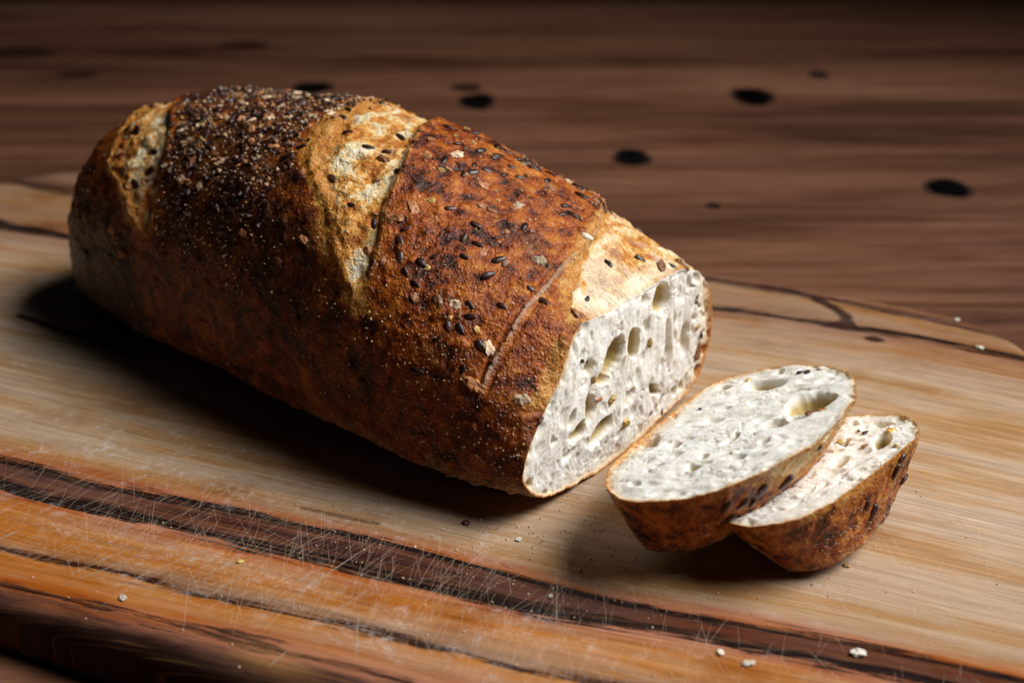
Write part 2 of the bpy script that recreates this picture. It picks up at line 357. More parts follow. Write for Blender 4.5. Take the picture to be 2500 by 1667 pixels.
    b = grid_mesh('cutting_board', W, MW, attrs={'grain': grain_of(X, Y), 'figure': fig, 'wear_sheen': np.clip(wear_sheen, 0, 1)*(1-.97*np.exp(-((gq+167)/10)**4))*sst(-218, -206, Y), 'warmth': np.clip(warm, 0, 1)})
    tag(b, 'worn wooden cutting board with dark grain stripes and knife scratches, under the bread', 'cutting board')
    # knife scratches: hair-thin raised fibres
    V, F = [], []
    def scratch(x, y, ang, ln, w):
        nonlocal V, F
        k = 7; a = math.radians(ang); d = np.array([math.cos(a), math.sin(a)]); pn = np.array([-d[1], d[0]]); bend = random.uniform(-.02, .02)*ln
        i0 = len(V)
        for j in range(k):
            t = j/(k-1)-.5; q = np.array([x, y])+d*ln*t+pn*bend*(1-4*t*t); ww = 1.45*w*(1-(2*abs(t))**2.5)+.012
            for s_ in (-1, 1):
                p = q+pn*ww*s_/2; wd = bw(p[0], p[1]); V.append((wd[0], wd[1], .00003))
        for j in range(k-1): F.append((i0+2*j, i0+2*j+2, i0+2*j+3, i0+2*j+1))
    R_ = random.Random(11)
    def zone(n, xr, yr, angs, l, w):
        for _ in range(n):
            scratch(R_.uniform(*xr), R_.uniform(*yr), R_.gauss(*R_.choice(angs)), R_.uniform(*l)*R_.uniform(.5, 1), R_.uniform(*w))
    zone(130, (-70, 60), (-192, -132), [(95, 14), (75, 15), (112, 12)], (5, 34), (.03, .11))
    zone(330, (-125, 20), (-212, -140), [(68, 8), (85, 12), (130, 12)], (6, 44), (.03, .11))
    zone(300, (-20, 110), (-205, -150), [(100, 12), (115, 10), (80, 14)], (5, 30), (.03, .09))
    zone(260, (-150, 0), (-160, -105), [(60, 20), (110, 20)], (3, 16), (.05, .14))
    zone(160, (90, 220), (-200, -60), [(110, 14), (125, 12), (95, 15)], (6, 36), (.03, .09))
    zone(60, (-90, 180), (-205, -140), [(18, 12), (165, 14)], (8, 40), (.03, .08))
    zone(70, (60, 200), (-40, 40), [(110, 20), (60, 20)], (5, 24), (.05, .12))
    o = raw_mesh('fine_scratches', np.array(V), F, MI, b); tag(o, kind='stuff'); V, F = [], []
    for a in [(-86, -206, 72, 13, .38), (-48, -203, 70, 26, .15), (-42, -200, 66, 46, .14), (-28, -199, 65, 44, .16), (-5, -198, 80, 16, .2), (-12, -191, 64, 14, .22), (-58, -196, 68, 40, .12), (45, -203, 118, 30, .14), (34, -191, 74, 30, .16), (20, -180, 78, 50, .20), (14, -186, 70, 20, .2), (90, -160, 112, 40, .13), (100, -150, 118, 30, .12), (170, -120, 125, 40, .13), (198, -70, 128, 34, .13), (175, -40, 132, 30, .2), (187, -62, 135, 26, .18), (30, -222, 84, 10, .2)]: scratch(*a[:4], a[4]*1.6)
    for _ in range(34): scratch(R_.uniform(-120, 110), R_.uniform(-206, -150), R_.gauss(*R_.choice([(70, 8), (85, 12), (115, 10)])), R_.uniform(12, 46), R_.uniform(.05, .12))
    V = np.array(V); o = raw_mesh('knife_scratches', V, F, MI2, b); tag(o, kind='stuff')
make_board()

# ------------------------------------------------------------------ bread: shapes
M0 = np.array([0.0384665, -0.09841944, 0.]); E0 = np.array([0.58091123, 0.81396692, 0.]); N0 = np.array([0.81396692, -0.58091123, 0.]); UP = np.array([0, 0, 1.])
KS = np.array([0, 40, 80, 130, 180, 230.]); KW = np.array([64.3, 69.4, 67.3, 65.5, 60.5, 57.4]); KH = np.array([68.2, 85, 99, 105, 101, 96.4]); KC = np.array([3.5, 4.3, 4.5, 7, 10.2, 12.1]); LL = 287.2
FACE = np.array([(-50.4, 8.2), (-56.7, 13.9), (-60.2, 20.6), (-56.2, 30.1), (-47.6, 40.1), (-38.9, 49.4), (-34.1, 57.5), (-27.3, 62.6), (-12.5, 61.1), (4.4, 60.8), (19.0, 60.6), (32.9, 60.4), (45.4, 58.9), (54.2, 54.2), (60.8, 46.9), (65.0, 36.3), (65.7, 24.8), (61.4, 13.3), (53.1, 7.1), (23.7, 2.0), (-2, 0.2), (-12.3, .4), (-35.2, 3.9)])
def cr(P, n):
    P = np.asarray(P, float); k = len(P); out = []
    for i in range(k):
        a, b, c, d = P[i-1], P[i], P[(i+1) % k], P[(i+2) % k]; t = np.linspace(0, 1, n, endpoint=False)[:, None]
        out.append(.5*((2*b)+(-a+c)*t+(2*a-5*b+4*c-d)*t*t+(-a+3*b-3*c+d)*t**3))
    return np.concatenate(out)
def resample(P, n):
    Q = np.vstack([P, P[:1]]); L = np.r_[0, np.cumsum(np.hypot(*np.diff(Q, axis=0).T))]; g = np.linspace(0, L[-1], n, endpoint=False)
    return np.stack([np.interp(g, L, Q[:, 0]), np.interp(g, L, Q[:, 1])], 1)
def prof(w, h, n, c=0):
    zc = .09*h; z0 = .36*h
    ub = np.linspace(-.8, .8, 41); zb = zc*(ub/.8)**2
    a = np.linspace(0, 1, 26)[1:]*np.pi/2; us = .8+.2*np.sin(a)**.8; zs = zc+(z0-zc)*(1-np.cos(a))
    t = np.linspace(0, np.pi, 101)[1:-1]; ce, se = np.cos(t), np.sin(t)
    uu = np.sign(ce)*np.abs(ce)**.92; zz = z0+(h-z0)*se**.92
    u = np.r_[ub[20::-1], -us, -uu, us[::-1], ub[:19:-1]]*w; z = np.r_[zb[20::-1], zs, zz, zs[::-1], zb[:19:-1]]
    keep = np.r_[True, np.hypot(np.diff(u), np.diff(z)) > 1e-6]
    return resample(np.stack([u[keep]+c, z[keep]], 1), n)
def faceout(n):
    P = cr(FACE, 12); i = np.argmin(np.abs(P[:, 0])+(P[:, 1] > 20)*999); P = np.roll(P, -i, 0)
    if P[5, 0] > P[0, 0]: P = np.roll(P[::-1], 1, 0)
    return resample(P, n)
def cub(k, K, V):
    d = np.gradient(V, K); i = int(np.clip(np.searchsorted(K, k)-1, 0, len(K)-2)); h = K[i+1]-K[i]; t = np.clip((k-K[i])/h, 0, 1)
    return (2*t**3-3*t*t+1)*V[i]+(t**3-2*t*t+t)*h*d[i]+(-2*t**3+3*t*t)*V[i+1]+(t**3-t*t)*h*d[i+1]
def loafgrid(ns, nt):
    L = LL; a = int(ns*.8)
    S = np.r_[np.linspace(0, L-50, a, endpoint=False), L-50+50*np.sin(np.linspace(0, 1, ns-a)*np.pi/2)]
    F = faceout(nt); P0 = prof(KW[0], KH[0], nt, KC[0]); G = np.zeros((ns, nt, 3))
    for i, s in enumerate(S):
        k = min(s, 230.); w, h, c = cub(k, KS, KW), cub(k, KS, KH), cub(k, KS, KC)
        s1 = L-85; m = 1. if s < s1 else np.sqrt(max(0, 1-((s-s1)/85)**2))
        q = prof(w*m+.05, h*m**.75+.05, nt, c)
        if s < 60: q = q+(F-P0)*(1-s/60)**2*np.exp(-s/22)
        G[i] = M0+np.outer(q[:, 0]/1000, E0)-N0*s/1000+np.outer(q[:, 1]/1000, UP)
    return S, np.arange(nt)/nt, G

def carve(U, V, holes, P3,  nsmall, seed, flow, bounds, small_r=(.5, 4.6)):
    """depth (mm) of the crumb below the cut plane at face coordinates U,V (mm)"""
    Q3 = P3@np.array([[.36, .48, -.8], [-.8, .6, 0], [.48, .64, .6]]); wx = 3.0*fbm(Q3, 6, 2, 1, .4); wy = 3.0*fbm(Q3, 6, 2, 2, .4)
    D = np.zeros(U.shape); 
    for cu, cv, a, b, c, d, dep in holes:
        Mi = np.linalg.inv(np.array([[a, c], [b, d]])); x = U+wx*.55-cu; y = V+wy*.55-cv
        p, q = Mi[0, 0]*x+Mi[0, 1]*y, Mi[1, 0]*x+Mi[1, 1]*y; r = np.hypot(p, q)/(1.22 if dep > 1.9 else 1.1)+(.03 if dep >= 3 else .08)*vnoise(P3, 1.6, 17)
        w = 1-sst(.5 if dep >= 4 else .25, 1.05, r)
        D = np.maximum(D, dep*w*(.85+.3*(1-np.clip(r, 0, 1)**2)))
    R = np.random.default_rng(seed)
    for _ in range(nsmall):
        cu, cv = R.uniform(bounds[0], bounds[1]), R.uniform(bounds[2], bounds[3]); ra = small_r[0]+(small_r[1]-small_r[0])*R.random()**2.2; rb = ra*R.uniform(.35, .75)
        an = math.radians(flow+R.normal(0, 24)); m = (np.abs(U-cu) < ra*1.5) & (np.abs(V-cv) < ra*1.7)
        if not m.any(): continue
        x = U[m]+wx[m]*.5-cu; y = V[m]+wy[m]*.5-cv; r = np.hypot((x*math.cos(an)+y*math.sin(an))/ra, (-x*math.sin(an)+y*math.cos(an))/rb)
        D[m] = np.maximum(D[m], R.uniform(.2, .6)*min(rb, 2.0)*(1-sst(.25, 1.05, r)))
    return D
def crumb_face(name, ring3, ring2, centre2, frame, holes, parent, seed, nsmall, flow, nr=170, rimk=0., rimadd=0.):
    """cut face: rings from the crust edge (ring3, world m; ring2 in mm on the plane) to the centre"""
    O, e, v, m = frame
    rr = 1-np.linspace(0, 1, nr)**1.05*.9985
    U = centre2[0]+(ring2[None, :, 0]-centre2[0])*rr[:, None]; V = centre2[1]+(ring2[None, :, 1]-centre2[1])*rr[:, None]
    P = O+U[..., None]/1000*e+V[..., None]/1000*v; P3 = P*1000
    rim = (1-rr[:, None])*np.hypot(ring2[:, 0]-centre2[0], ring2[:, 1]-centre2[1])[None]
    D = carve(U, V, holes, P3, nsmall, seed, flow, (ring2[:, 0].min(), ring2[:, 0].max(), ring2[:, 1].min(), ring2[:, 1].max()))
    keep = sst(.4, 1.6, rim)
    a = math.radians(flow); Ps = np.stack([U*math.cos(a)+V*math.sin(a), (-U*math.sin(a)+V*math.cos(a))*1.7, U*0], -1)
    rough = 1.2*fbm(Ps, 13, 3, 3)+.36*fbm(Ps*np.array([.6, 1.1, 1]), 3.6, 3, 8)+.13*fbm(P3, 1.8, 3, 9)+.03*vnoise(P3, .7, 12)
    torn = np.abs(fbm(Ps, 4.5, 3, 21)); rough = rough-.35*np.clip(.12-torn, 0, 1)/.12*sst(-.1, .3, fbm(P3, 14, 2, 24))
    depth = (D+.3)*keep-rough*keep
    G = P-depth[..., None]/1000*m
    # the outermost ring sits on the crust edge
    off = ring3-P[0]; fall = np.exp(-(rim/1.2)**2)
    G = G+off[None]*fall[..., None]
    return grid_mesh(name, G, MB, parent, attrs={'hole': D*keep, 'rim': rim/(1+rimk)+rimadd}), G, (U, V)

# ------------------------------------------------------------------ seeds and grains
def blob(kind, L, W, H, seed=0, nu=9, nv=7):
    R = np.random.default_rng(seed); V = []; F = []
    for i in range(nv+1):
        ph = np.pi*i/nv; x = -math.cos(ph)
        for j in range(nu):
            th = 2*np.pi*j/nu; r = math.sin(ph)
            if kind == 'seed': r = r**.85*(1-.28*x); xx = x*(1.05 if x > 0 else 1)
            else: r = r**.6; xx = x
            V.append([xx*L/2, r*math.cos(th)*W/2, r*math.sin(th)*H/2])
    V = np.array(V)
    if kind != 'seed': V *= 1+.30*(R.random((len(V), 1))-.5); V += R.normal(0, .05*W, V.shape)
    for i in range(nv):
        for j in range(nu): F.append((i*nu+j, i*nu+(j+1) % nu, (i+1)*nu+(j+1) % nu, (i+1)*nu+j))
    return V/1000, np.array(F)
def blob_mesh(name, kind, L, W, H, mat, seed=0, nu=9, nv=7):
    V, F = blob(kind, L, W, H, seed, nu, nv); me = bpy.data.meshes.new(name); me.from_pydata(V.tolist(), [], F.tolist()); me.polygons.foreach_set('use_smooth', [kind == 'seed']*len(F)); me.materials.append(mat); me.update(); return me
SEEDS = [blob_mesh('flax_seed', 'seed', 6.0*k, 2.9*k, 1.5*k, MF) for k in (1, .88, 1.08)]
CH = {0: [blob_mesh('oat_flake', 'chunk', 5.5, 4.2, 1.4, MO, i) for i in range(3)], 1: [blob_mesh('grain', 'chunk', 7, 4.2, 2.0, MN, i+5) for i in range(3)],
      2: [blob_mesh('yellow_grain', 'chunk', 3.6, 2.8, 2.0, MY, i+9, 8, 5) for i in range(2)], 3: [blob_mesh('grain', 'chunk', 5.6, 3.6, 2.0, MN, i+12) for i in range(3)], 4: [blob_mesh('sesame_seed', 'seed', 5.0, 3.6, 2.4, MP, 3)]}
CHN = {0: 'oat_flake', 1: 'grain', 2: 'yellow_grain', 3: 'grain', 4: 'sesame_seed'}
def place(me, name, pos, x, n, parent, roll=0, tilt=0, sc=1):
    x = x-n*(x@n); x /= np.linalg.norm(x)+1e-12; y = np.cross(n, x)
    R = Matrix((x, y, n)).transposed() @ Matrix.Rotation(roll, 3, 'X') @ Matrix.Rotation(tilt, 3, 'Y')
    o = bpy.data.objects.new(name, me); COL.objects.link(o)
    M = Matrix.Translation(Vector(pos)) @ R.to_4x4() @ Matrix.Scale(sc, 4)
    if parent: o.parent = parent; M = Matrix.Translation(-parent.location) @ M
    o.matrix_local = M if parent else M
    return o
def meal(name, P, N, sizes, mat, parent, R):
    """many tiny meal grains in one mesh (octahedra sunk into the crust)"""
    n = len(P); B = np.array([(1, 0, 0), (-1, 0, 0), (0, 1, 0), (0, -1, 0), (0, 0, 1), (0, 0, -1)], float)
    f = np.array([(0, 2, 4), (2, 1, 4), (1, 3, 4), (3, 0, 4), (2, 0, 5), (1, 2, 5), (3, 1, 5), (0, 3, 5)])
    J = B[None]*(.6+.8*R.random((n, 6, 1)))*sizes[:, None, None]; A = R.normal(size=(n, 3, 3)); Q, _ = np.linalg.qr(A); J = np.einsum('nij,nkj->nki', Q, J)
    V = P[:, None]+J+N[:, None]*sizes[:, None, None]*.3
    F = (f[None]+np.arange(n)[:, None, None]*6).reshape(-1, 3)
    o = raw_mesh(name, V.reshape(-1, 3), F, mat, parent, smooth=False); tag(o, kind='stuff'); return o

# ------------------------------------------------------------------ the loaf
loaf = empty('bread_loaf', tuple(M0-N0*.14)); tag(loaf, 'large seeded brown loaf with slashed crust, cut open at its right end, on the board', 'bread')
def to_local(G, root): return G-np.array(root.location)
NS, NTT = 600, 640
S, T, G = loafgrid(NS, NTT)
P3 = G*1000
N = normals(G)
if (N[200, int(.25*NTT)]@(-E0)) < 0: N = -N
SS = S[:, None]*np.ones((1, NTT)); TT = np.ones((NS, 1))*T[None]
def tab(t, pts): p = np.array(pts); return np.interp(t, p[:, 0], p[:, 1])
wig = 1.6*fbm(P3, 9, 4, 30, .6); wig2 = 1.3*fbm(P3, 4, 3, 33, .6)
# second score (wide pale band with the overhanging ear on its right)
t2 = [(.29, 72), (.304, 70.6), (.33, 68.2), (.362, 70.6), (.39, 75.3), (.412, 78.3), (.446, 83), (.48, 89.5), (.508, 95.5), (.56, 104), (.62, 113), (.7, 122)]
l2 = [(.29, 72.5), (.31, 73.5), (.334, 83.6), (.364, 91.9), (.384, 101.4), (.402, 113.3), (.42, 118), (.452, 121), (.496, 126.9), (.55, 133.4), (.62, 140), (.7, 146)]
def score(tR, tL, depth, ear, t0, t1, lipw=3.2):
    sR = tab(TT, tR)+wig*.8; sL = tab(TT, tL)+wig+wig2; wdt = np.maximum(sL-sR, .6)
    x = (SS-sR)/wdt
    act = sst(t0, t0+.05, TT)*(1-sst(t1-.06, t1, TT)); A = depth*np.clip(wdt/18, .25, 1)*act
    xin = np.clip(x, 0, 1)
    wall = sst(0, 3.0, SS-sR)
    D = -A*wall*(1-sst(.0, 1.0, xin)**.8)*(x < 1.0)                      # deepest under the ear, rising to the lip
    D += act*(.25+.75*sst(.38, .47, TT))*ear*np.exp(-np.clip(sR-SS, 0, None)/5.)*(SS <= sR)
    D += act*.9*np.exp(-((SS-sL)/lipw)**2)
    D += act*(2.3*fbm(P3, 9, 4, 40)+1.0*fbm(P3, 3, 3, 44))*sst(0, 2, SS-sR)*(1-sst(.85, 1.05, x))
    pale = act*sst(-.2, 1.2, SS-sR)*(1-sst(.62, 1.0, x)); gold = act*(1.25*np.exp(-((SS-sL)/8.)**2)+.55*np.exp(-np.clip(np.abs(SS-sR), 0, None)/3.))
    return D, pale, gold, sR, sL, act
D2, p2, g2, sR2, sL2, a2 = score(t2, l2, 2.6, 1.2, .285, .70)
t1_ = [(.27, 189), (.288, 189), (.306, 186), (.33, 185.6), (.354, 188), (.38, 192), (.408, 199), (.474, 221), (.55, 236), (.7, 250)]
l1_ = [(.27, 190), (.29, 193), (.314, 203), (.338, 213), (.35, 224), (.394, 232), (.432, 238), (.5, 250), (.6, 262), (.7, 270)]
D1, p1, g1, sR1, sL1, a1 = score(t1_, l1_, 2.8, .9, .262, .72)
# third score: thin crack below, wide pale field above, the cut passes through it
t3 = [(.27, 19), (.29, 18.4), (.32, 17.8), (.34, 17.2), (.372, 16), (.406, 16.6), (.46, 18.4), (.502, 19.6), (.542, 23.7), (.618, 39.1), (.7, 52)]
r3 = [(.37, -6), (.382, 1.5), (.408, 7.1), (.438, 11.5), (.47, 15.6), (.5, 18.8), (.56, 25), (.62, 37), (.7, 50)]
s3 = tab(TT, t3)+wig*.45+wig2*.5; sr3 = tab(TT, r3)+wig*.8+wig2*.6
act3 = sst(.272, .30, TT)*(1-sst(.62, .70, TT)); up3 = sst(.40, .47, TT)
D3 = act3*(1.5*np.exp(-np.clip(SS-s3, 0, None)/4.5)*(SS >= s3))                  # left piece stands proud
D3 -= act3*2.8*np.exp(-((SS-(s3+.95))/.6)**2)*(1-.7*up3)+act3*.9*np.exp(-((SS-(s3-1.9))/.8)**2)*(1-up3); D3 += act3*.15*np.exp(-((SS-(s3-.4))/.7)**2)
D3 -= act3*1.8*sst(0, 3, s3-SS)*up3
p3 = act3*(1-sst(-2.5, .5, SS-sr3))*sst(.372, .42, TT)
g3 = act3*(np.exp(-((SS-sr3)/4.5)**2)*sst(.37, .42, TT)+.55*np.exp(-((SS-2)/3.)**2)*(1-up3))
D3 += p3*(1.7*fbm(P3, 10, 4, 50)+.9*fbm(P3, 3.5, 3, 54)+.8*sst(.2, .7, vnoise(P3, 6, 57)))
crk = act3*np.exp(-((SS-(s3-.2))/.7)**2)*(1-up3*.7)
D = D1+D2+D3
body = 1-np.clip(p1+p2+p3, 0, 1)
D = D+body*(1.1*fbm(P3, 20, 3, 60)+.55*fbm(P3, 5.5, 4, 63, .6)+.30*fbm(P3, 1.7, 3, 66, .65))
bl = vnoise(P3, 4.2, 71); D += body*.7*sst(.35, .8, bl)                                 # blisters
tipfade = 1-sst(255, 286, SS); D = D*np.clip(tipfade+.15, 0, 1)
D += (1-sst(1, 6, SS))*(.9*fbm(P3, 4, 3, 95)+.35*fbm(P3, 1.6, 2, 97)); fade0 = sst(0, 2.0, SS)*.3+.7; D = D*fade0
GD = G+N*D[..., None]/1000
GD[..., 2] = np.maximum(GD[..., 2], .0003)
segB = sst(-1, 4, SS-sL2)*(1-sst(-4, 1, SS-sR1))
side = sst(.24, .34, TT)*(1-sst(.66, .78, TT))
char_shade = .10+.66*segB*side+.40*sst(0, 10, SS-sL1+3*wig)+.42*(1-sst(.24, .36, TT))  # burnt pieces; the last term paints shade into the lower side
for cs, ct, rs, rt, a in [(32, .455, 10, .02, .6), (22, .435, 6, .012, .7), (40, .375, 12, .012, .45), (36, .30, 16, .022, .55), (60, .41, 7, .008, .35), (24, .60, 16, .03, .3), (60, .30, 20, .03, .45), (62, .25, 30, .03, .3), (112, .35, 12, .05, .5), (128, .44, 12, .05, .4), (150, .53, 30, .05, .35), (75, .27, 16, .03, .35), (50, .56, 10, .03, .25)]:
    char_shade = np.maximum(char_shade, a*np.exp(-((SS-cs)/rs)**2-((TT-ct)/rt)**2)+char_shade*.5*(a > 9))
char_shade = np.clip(char_shade*body-.8*g2-.8*g1-.6*g3, 0, 1)
gold = np.clip(g1*.75+g2+g3+.35*np.exp(-(SS/5)**2)*(TT < .36)*(TT > .2)+.35*np.exp(-((TT-.30)/.02)**2-((SS-70)/14)**2), 0, 1)
flour = np.clip((1-sst(.155, .215, TT))*1.0*(TT < .5)+sst(.82, .87, TT)+.28*np.exp(-((TT-.20)/.02)**2)*(SS < 40), 0, 1)
flour *= 1-sst(195, 240, SS)
flour = np.clip(flour*(.55+.45*(1-sst(60, 120, SS)))+.95*act3*np.exp(-((SS-(s3-.35))/.55)**2)*(1-.4*up3)*(.6+.8*vnoise(P3, 7, 59)), 0, 1)
rib = act3*np.exp(-((SS-(s3-.4))/.5)**2)*(1-.35*up3)*sst(-.7, .1, vnoise(P3, 8, 59))
crust = grid_mesh('crust', to_local(GD, loaf), MC, loaf, attrs={'pale': np.clip(p1*.72+p2+p3*1.3*(1-.45*sst(.1, .6, fbm(P3, 12, 3, 91))), 0, 1.4), 'gold': gold, 'char_shade': char_shade, 'flour': flour, 'streak': fbm(np.stack([SS*1.6, TT*95, SS*0], -1)+np.stack([wig*2, wig, wig], -1), 5, 4, 77, .6), 'ribbon': rib})
ND = normals(GD); ND *= np.sign((ND*N).sum(-1, keepdims=True))
# cut face
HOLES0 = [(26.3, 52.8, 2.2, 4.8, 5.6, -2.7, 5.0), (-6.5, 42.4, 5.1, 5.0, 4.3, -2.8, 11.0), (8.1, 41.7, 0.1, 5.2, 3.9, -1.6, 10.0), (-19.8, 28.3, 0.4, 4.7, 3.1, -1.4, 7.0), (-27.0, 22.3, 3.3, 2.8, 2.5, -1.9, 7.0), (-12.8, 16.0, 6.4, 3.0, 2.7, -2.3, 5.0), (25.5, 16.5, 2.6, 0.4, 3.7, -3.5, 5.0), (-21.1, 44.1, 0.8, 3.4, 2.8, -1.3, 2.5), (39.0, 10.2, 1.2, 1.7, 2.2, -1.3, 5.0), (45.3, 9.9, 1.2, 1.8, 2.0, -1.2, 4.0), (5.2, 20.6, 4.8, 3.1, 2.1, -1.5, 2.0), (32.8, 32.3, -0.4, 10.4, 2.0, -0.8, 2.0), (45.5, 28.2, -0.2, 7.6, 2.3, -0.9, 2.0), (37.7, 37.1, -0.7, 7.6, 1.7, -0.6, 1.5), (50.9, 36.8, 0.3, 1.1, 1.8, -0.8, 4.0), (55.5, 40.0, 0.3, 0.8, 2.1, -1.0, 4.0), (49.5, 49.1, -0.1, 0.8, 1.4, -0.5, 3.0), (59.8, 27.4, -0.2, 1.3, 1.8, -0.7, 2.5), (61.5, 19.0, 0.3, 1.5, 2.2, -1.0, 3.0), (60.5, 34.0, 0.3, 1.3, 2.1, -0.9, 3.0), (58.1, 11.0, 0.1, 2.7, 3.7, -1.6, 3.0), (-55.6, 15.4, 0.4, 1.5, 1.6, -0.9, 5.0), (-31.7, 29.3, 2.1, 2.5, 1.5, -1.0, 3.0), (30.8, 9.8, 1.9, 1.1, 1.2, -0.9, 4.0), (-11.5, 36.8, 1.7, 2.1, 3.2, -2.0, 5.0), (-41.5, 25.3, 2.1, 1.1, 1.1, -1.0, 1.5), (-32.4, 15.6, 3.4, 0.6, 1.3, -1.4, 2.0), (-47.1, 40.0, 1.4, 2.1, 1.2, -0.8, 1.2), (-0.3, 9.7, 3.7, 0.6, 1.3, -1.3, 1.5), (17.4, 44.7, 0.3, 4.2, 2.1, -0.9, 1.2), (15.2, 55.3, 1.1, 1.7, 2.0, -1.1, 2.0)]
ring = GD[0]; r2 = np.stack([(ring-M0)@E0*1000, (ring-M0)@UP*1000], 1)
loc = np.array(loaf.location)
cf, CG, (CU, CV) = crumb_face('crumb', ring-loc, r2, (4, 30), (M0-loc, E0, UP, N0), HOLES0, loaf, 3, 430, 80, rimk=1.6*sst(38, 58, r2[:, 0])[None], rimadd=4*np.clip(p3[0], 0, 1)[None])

def surf(GA, NA, s_i, t_i):
    P = GA[s_i, t_i]; n = NA[s_i, t_i]; a = GA[min(s_i+2, GA.shape[0]-1), t_i]-GA[max(s_i-2, 0), t_i]; es = a/(np.linalg.norm(a)+1e-12); es = es-n*(es@n); es /= np.linalg.norm(es)
    b = GA[s_i, (t_i+2) % GA.shape[1]]-GA[s_i, (t_i-2) % GA.shape[1]]; et = b-n*(b@n); et = et-es*(et@es); et /= np.linalg.norm(et)+1e-12
    return P, n, es, et
def stick(me, name, s, t, ang, parent, sink=.25, R=random, sc=1):
    i = int(np.argmin(np.abs(S-s))); j = int(round(t*NTT)) % NTT; P, n, es, et = surf(GD, ND, i, j); n2 = N[i, j]*.6+n*.4; n2 /= np.linalg.norm(n2)
    a = math.radians(ang); place(me, name, P+n2*sink/1000, es*math.cos(a)+et*math.sin(a), n2, parent, R.uniform(-.35, .35), R.uniform(-.12, .12), sc)
FLAX = [(74.1, .478, -135), (71.2, .486, 160), (70.0, .49, 139), (67.0, .506, 91), (66.4, .476, 87), (64.0, .492, 137), (61.7, .504, 134), (60.5, .51, 101), (58.7, .52, 129), (55.7, .526, 149), (54.6, .538, 171), (66.4, .532, 150), (66.4, .572, 131), (62.3, .568, 133), (65.8, .598, 122), (57.5, .582, 144), (55.1, .592, 134), (74.1, .536, 125), (81.2, .516, 113), (81.8, .56, -169), (50.4, .558, 113), (45.7, .606, 118), (36.2, .532, 89), (33.2, .52, 127), (30.8, .526, 164), (68.8, .406, -138), (66.4, .416, 167), (58.1, .43, 149), (65.8, .384, 110), (64.6, .372, -146), (61.7, .36, -154), (58.6, .356, -154), (55.5, .352, -150), (53.6, .366, 169), (51.6, .345, -171), (46.3, .414, 101), (46.3, .428, -143), (39.7, .432, 140), (42.1, .412, 158), (42.7, .396, 178), (52.2, .378, 151), (32.0, .408, 125), (33.2, .388, 113), (21.3, .434, 77), (36.8, .464, -141), (82.4, .434, -167), (81.8, .424, -151), (88.9, .564, 153), (81.2, .584, 167), (72.3, .572, 159), (93.1, .548, 121), (60.5, .536, 135), (59.3, .576, 171), (68.8, .544, 120), (127.5, .496, 168), (113.3, .46, 146), (101.4, .454, 162), (99.6, .5, 152), (94.9, .458, 174), (103.8, .404, -161), (87.8, .38, 155), (77.1, .376, 91), (68.8, .34, 111), (100.2, .522, 144), (32.0, .358, -127), (33.8, .39, 119), (35.0, .328, -168), (32.0, .33, -149), (23.7, .324, -126), (26.1, .3, -119), (38.0, .312, 163), (40.3, .28, -177), (14.8, .402, 166), (17.8, .398, 154), (30.8, .346, 151), (21.9, .368, 160), (36.8, .326, 172), (12, .515, 60), (3, .60, 30), (2.5, .635, 120), (9, .56, 10), (6.5, .44, 80)]
R_ = random.Random(5)
seen = []
for k, (s, t, a) in enumerate(FLAX):
    s += R_.uniform(-1.2, 1.2); t += R_.uniform(-.004, .004); a += R_.uniform(-40, 40)
    if any(math.hypot(s-p, (t-q)*330) < 3.4 for p, q in seen): continue
    seen.append((s, t)); stick(SEEDS[k % 3], 'flax_seed', s, t, a, loaf, .0, R_, R_.uniform(.62, .92))
for k in range(120):                                         # the dark middle piece, far shoulder and left end
    if k < 70: s, t = R_.uniform(122, 205), R_.uniform(.33, .62)
    elif k < 106: s, t = R_.uniform(28, 95), R_.uniform(.56, .68)
    else: s, t = R_.uniform(215, 265), R_.uniform(.3, .5)
    stick(SEEDS[k % 3], 'flax_seed', s, t, R_.uniform(-180, 180), loaf, .05, R_, R_.uniform(.75, 1))
CHUNK = [(74.7, .5, 103, 0), (58.1, .482, 174, 1), (64.6, .426, 137, 2), (67.6, .41, -138, 1), (23.7, .438, 157, 0), (70.6, .39, 147, 1), (51.0, .602, 99, 0), (45.7, .544, 120, 1), (80.6, .474, -148, 1), (100.8, .336, -159, 3), (43.9, .486, 96, 0), (93.1, .448, 174, 3), (21.9, .512, 128, 4), (78.3, .346, 156, 0), (49.8, .336, -153, 3), (26.1, .338, -128, 2), (21.3, .29, -162, 1), (36.2, .348, 171, 0), (20.2, .326, -145, 0), (6.5, .292, 164, 0), (41.5, .342, -151, 1), (137.0, .412, 165, 3), (178.5, .444, -149, 3), (155.4, .452, -148, 3), (185.6, .424, -165, 0), (174.3, .378, -138, 3), (209.9, .282, -164, 3), (203.4, .258, 168, 3), (223.0, .374, -164, 3), (129.9, .32, -173, 3), (238.0, .482, -144, 3), (3.5, .405, 20, 1), (2.5, .62, 20, 1), (4, .585, 70, 1)]
for k, (s, t, a, c) in enumerate(CHUNK): stick(CH[c][k % len(CH[c])], CHN[c], s, t, a, loaf, 0., R_, R_.uniform(.7, 1.) if c != 4 else 1)
for k in range(150):
    c = R_.choice([0, 0, 0, 3, 3, 3, 2]); s, t = (R_.uniform(126, 200), R_.uniform(.34, .62)) if k < 105 else (R_.uniform(25, 95), R_.uniform(.30, .64))
    if c == 0 and k >= 105: c = 3
    stick(CH[c][k % len(CH[c])], CHN[c], s, t, R_.uniform(-180, 180), loaf, .1 if k < 105 else -.3, R_, R_.uniform(.4, .8))
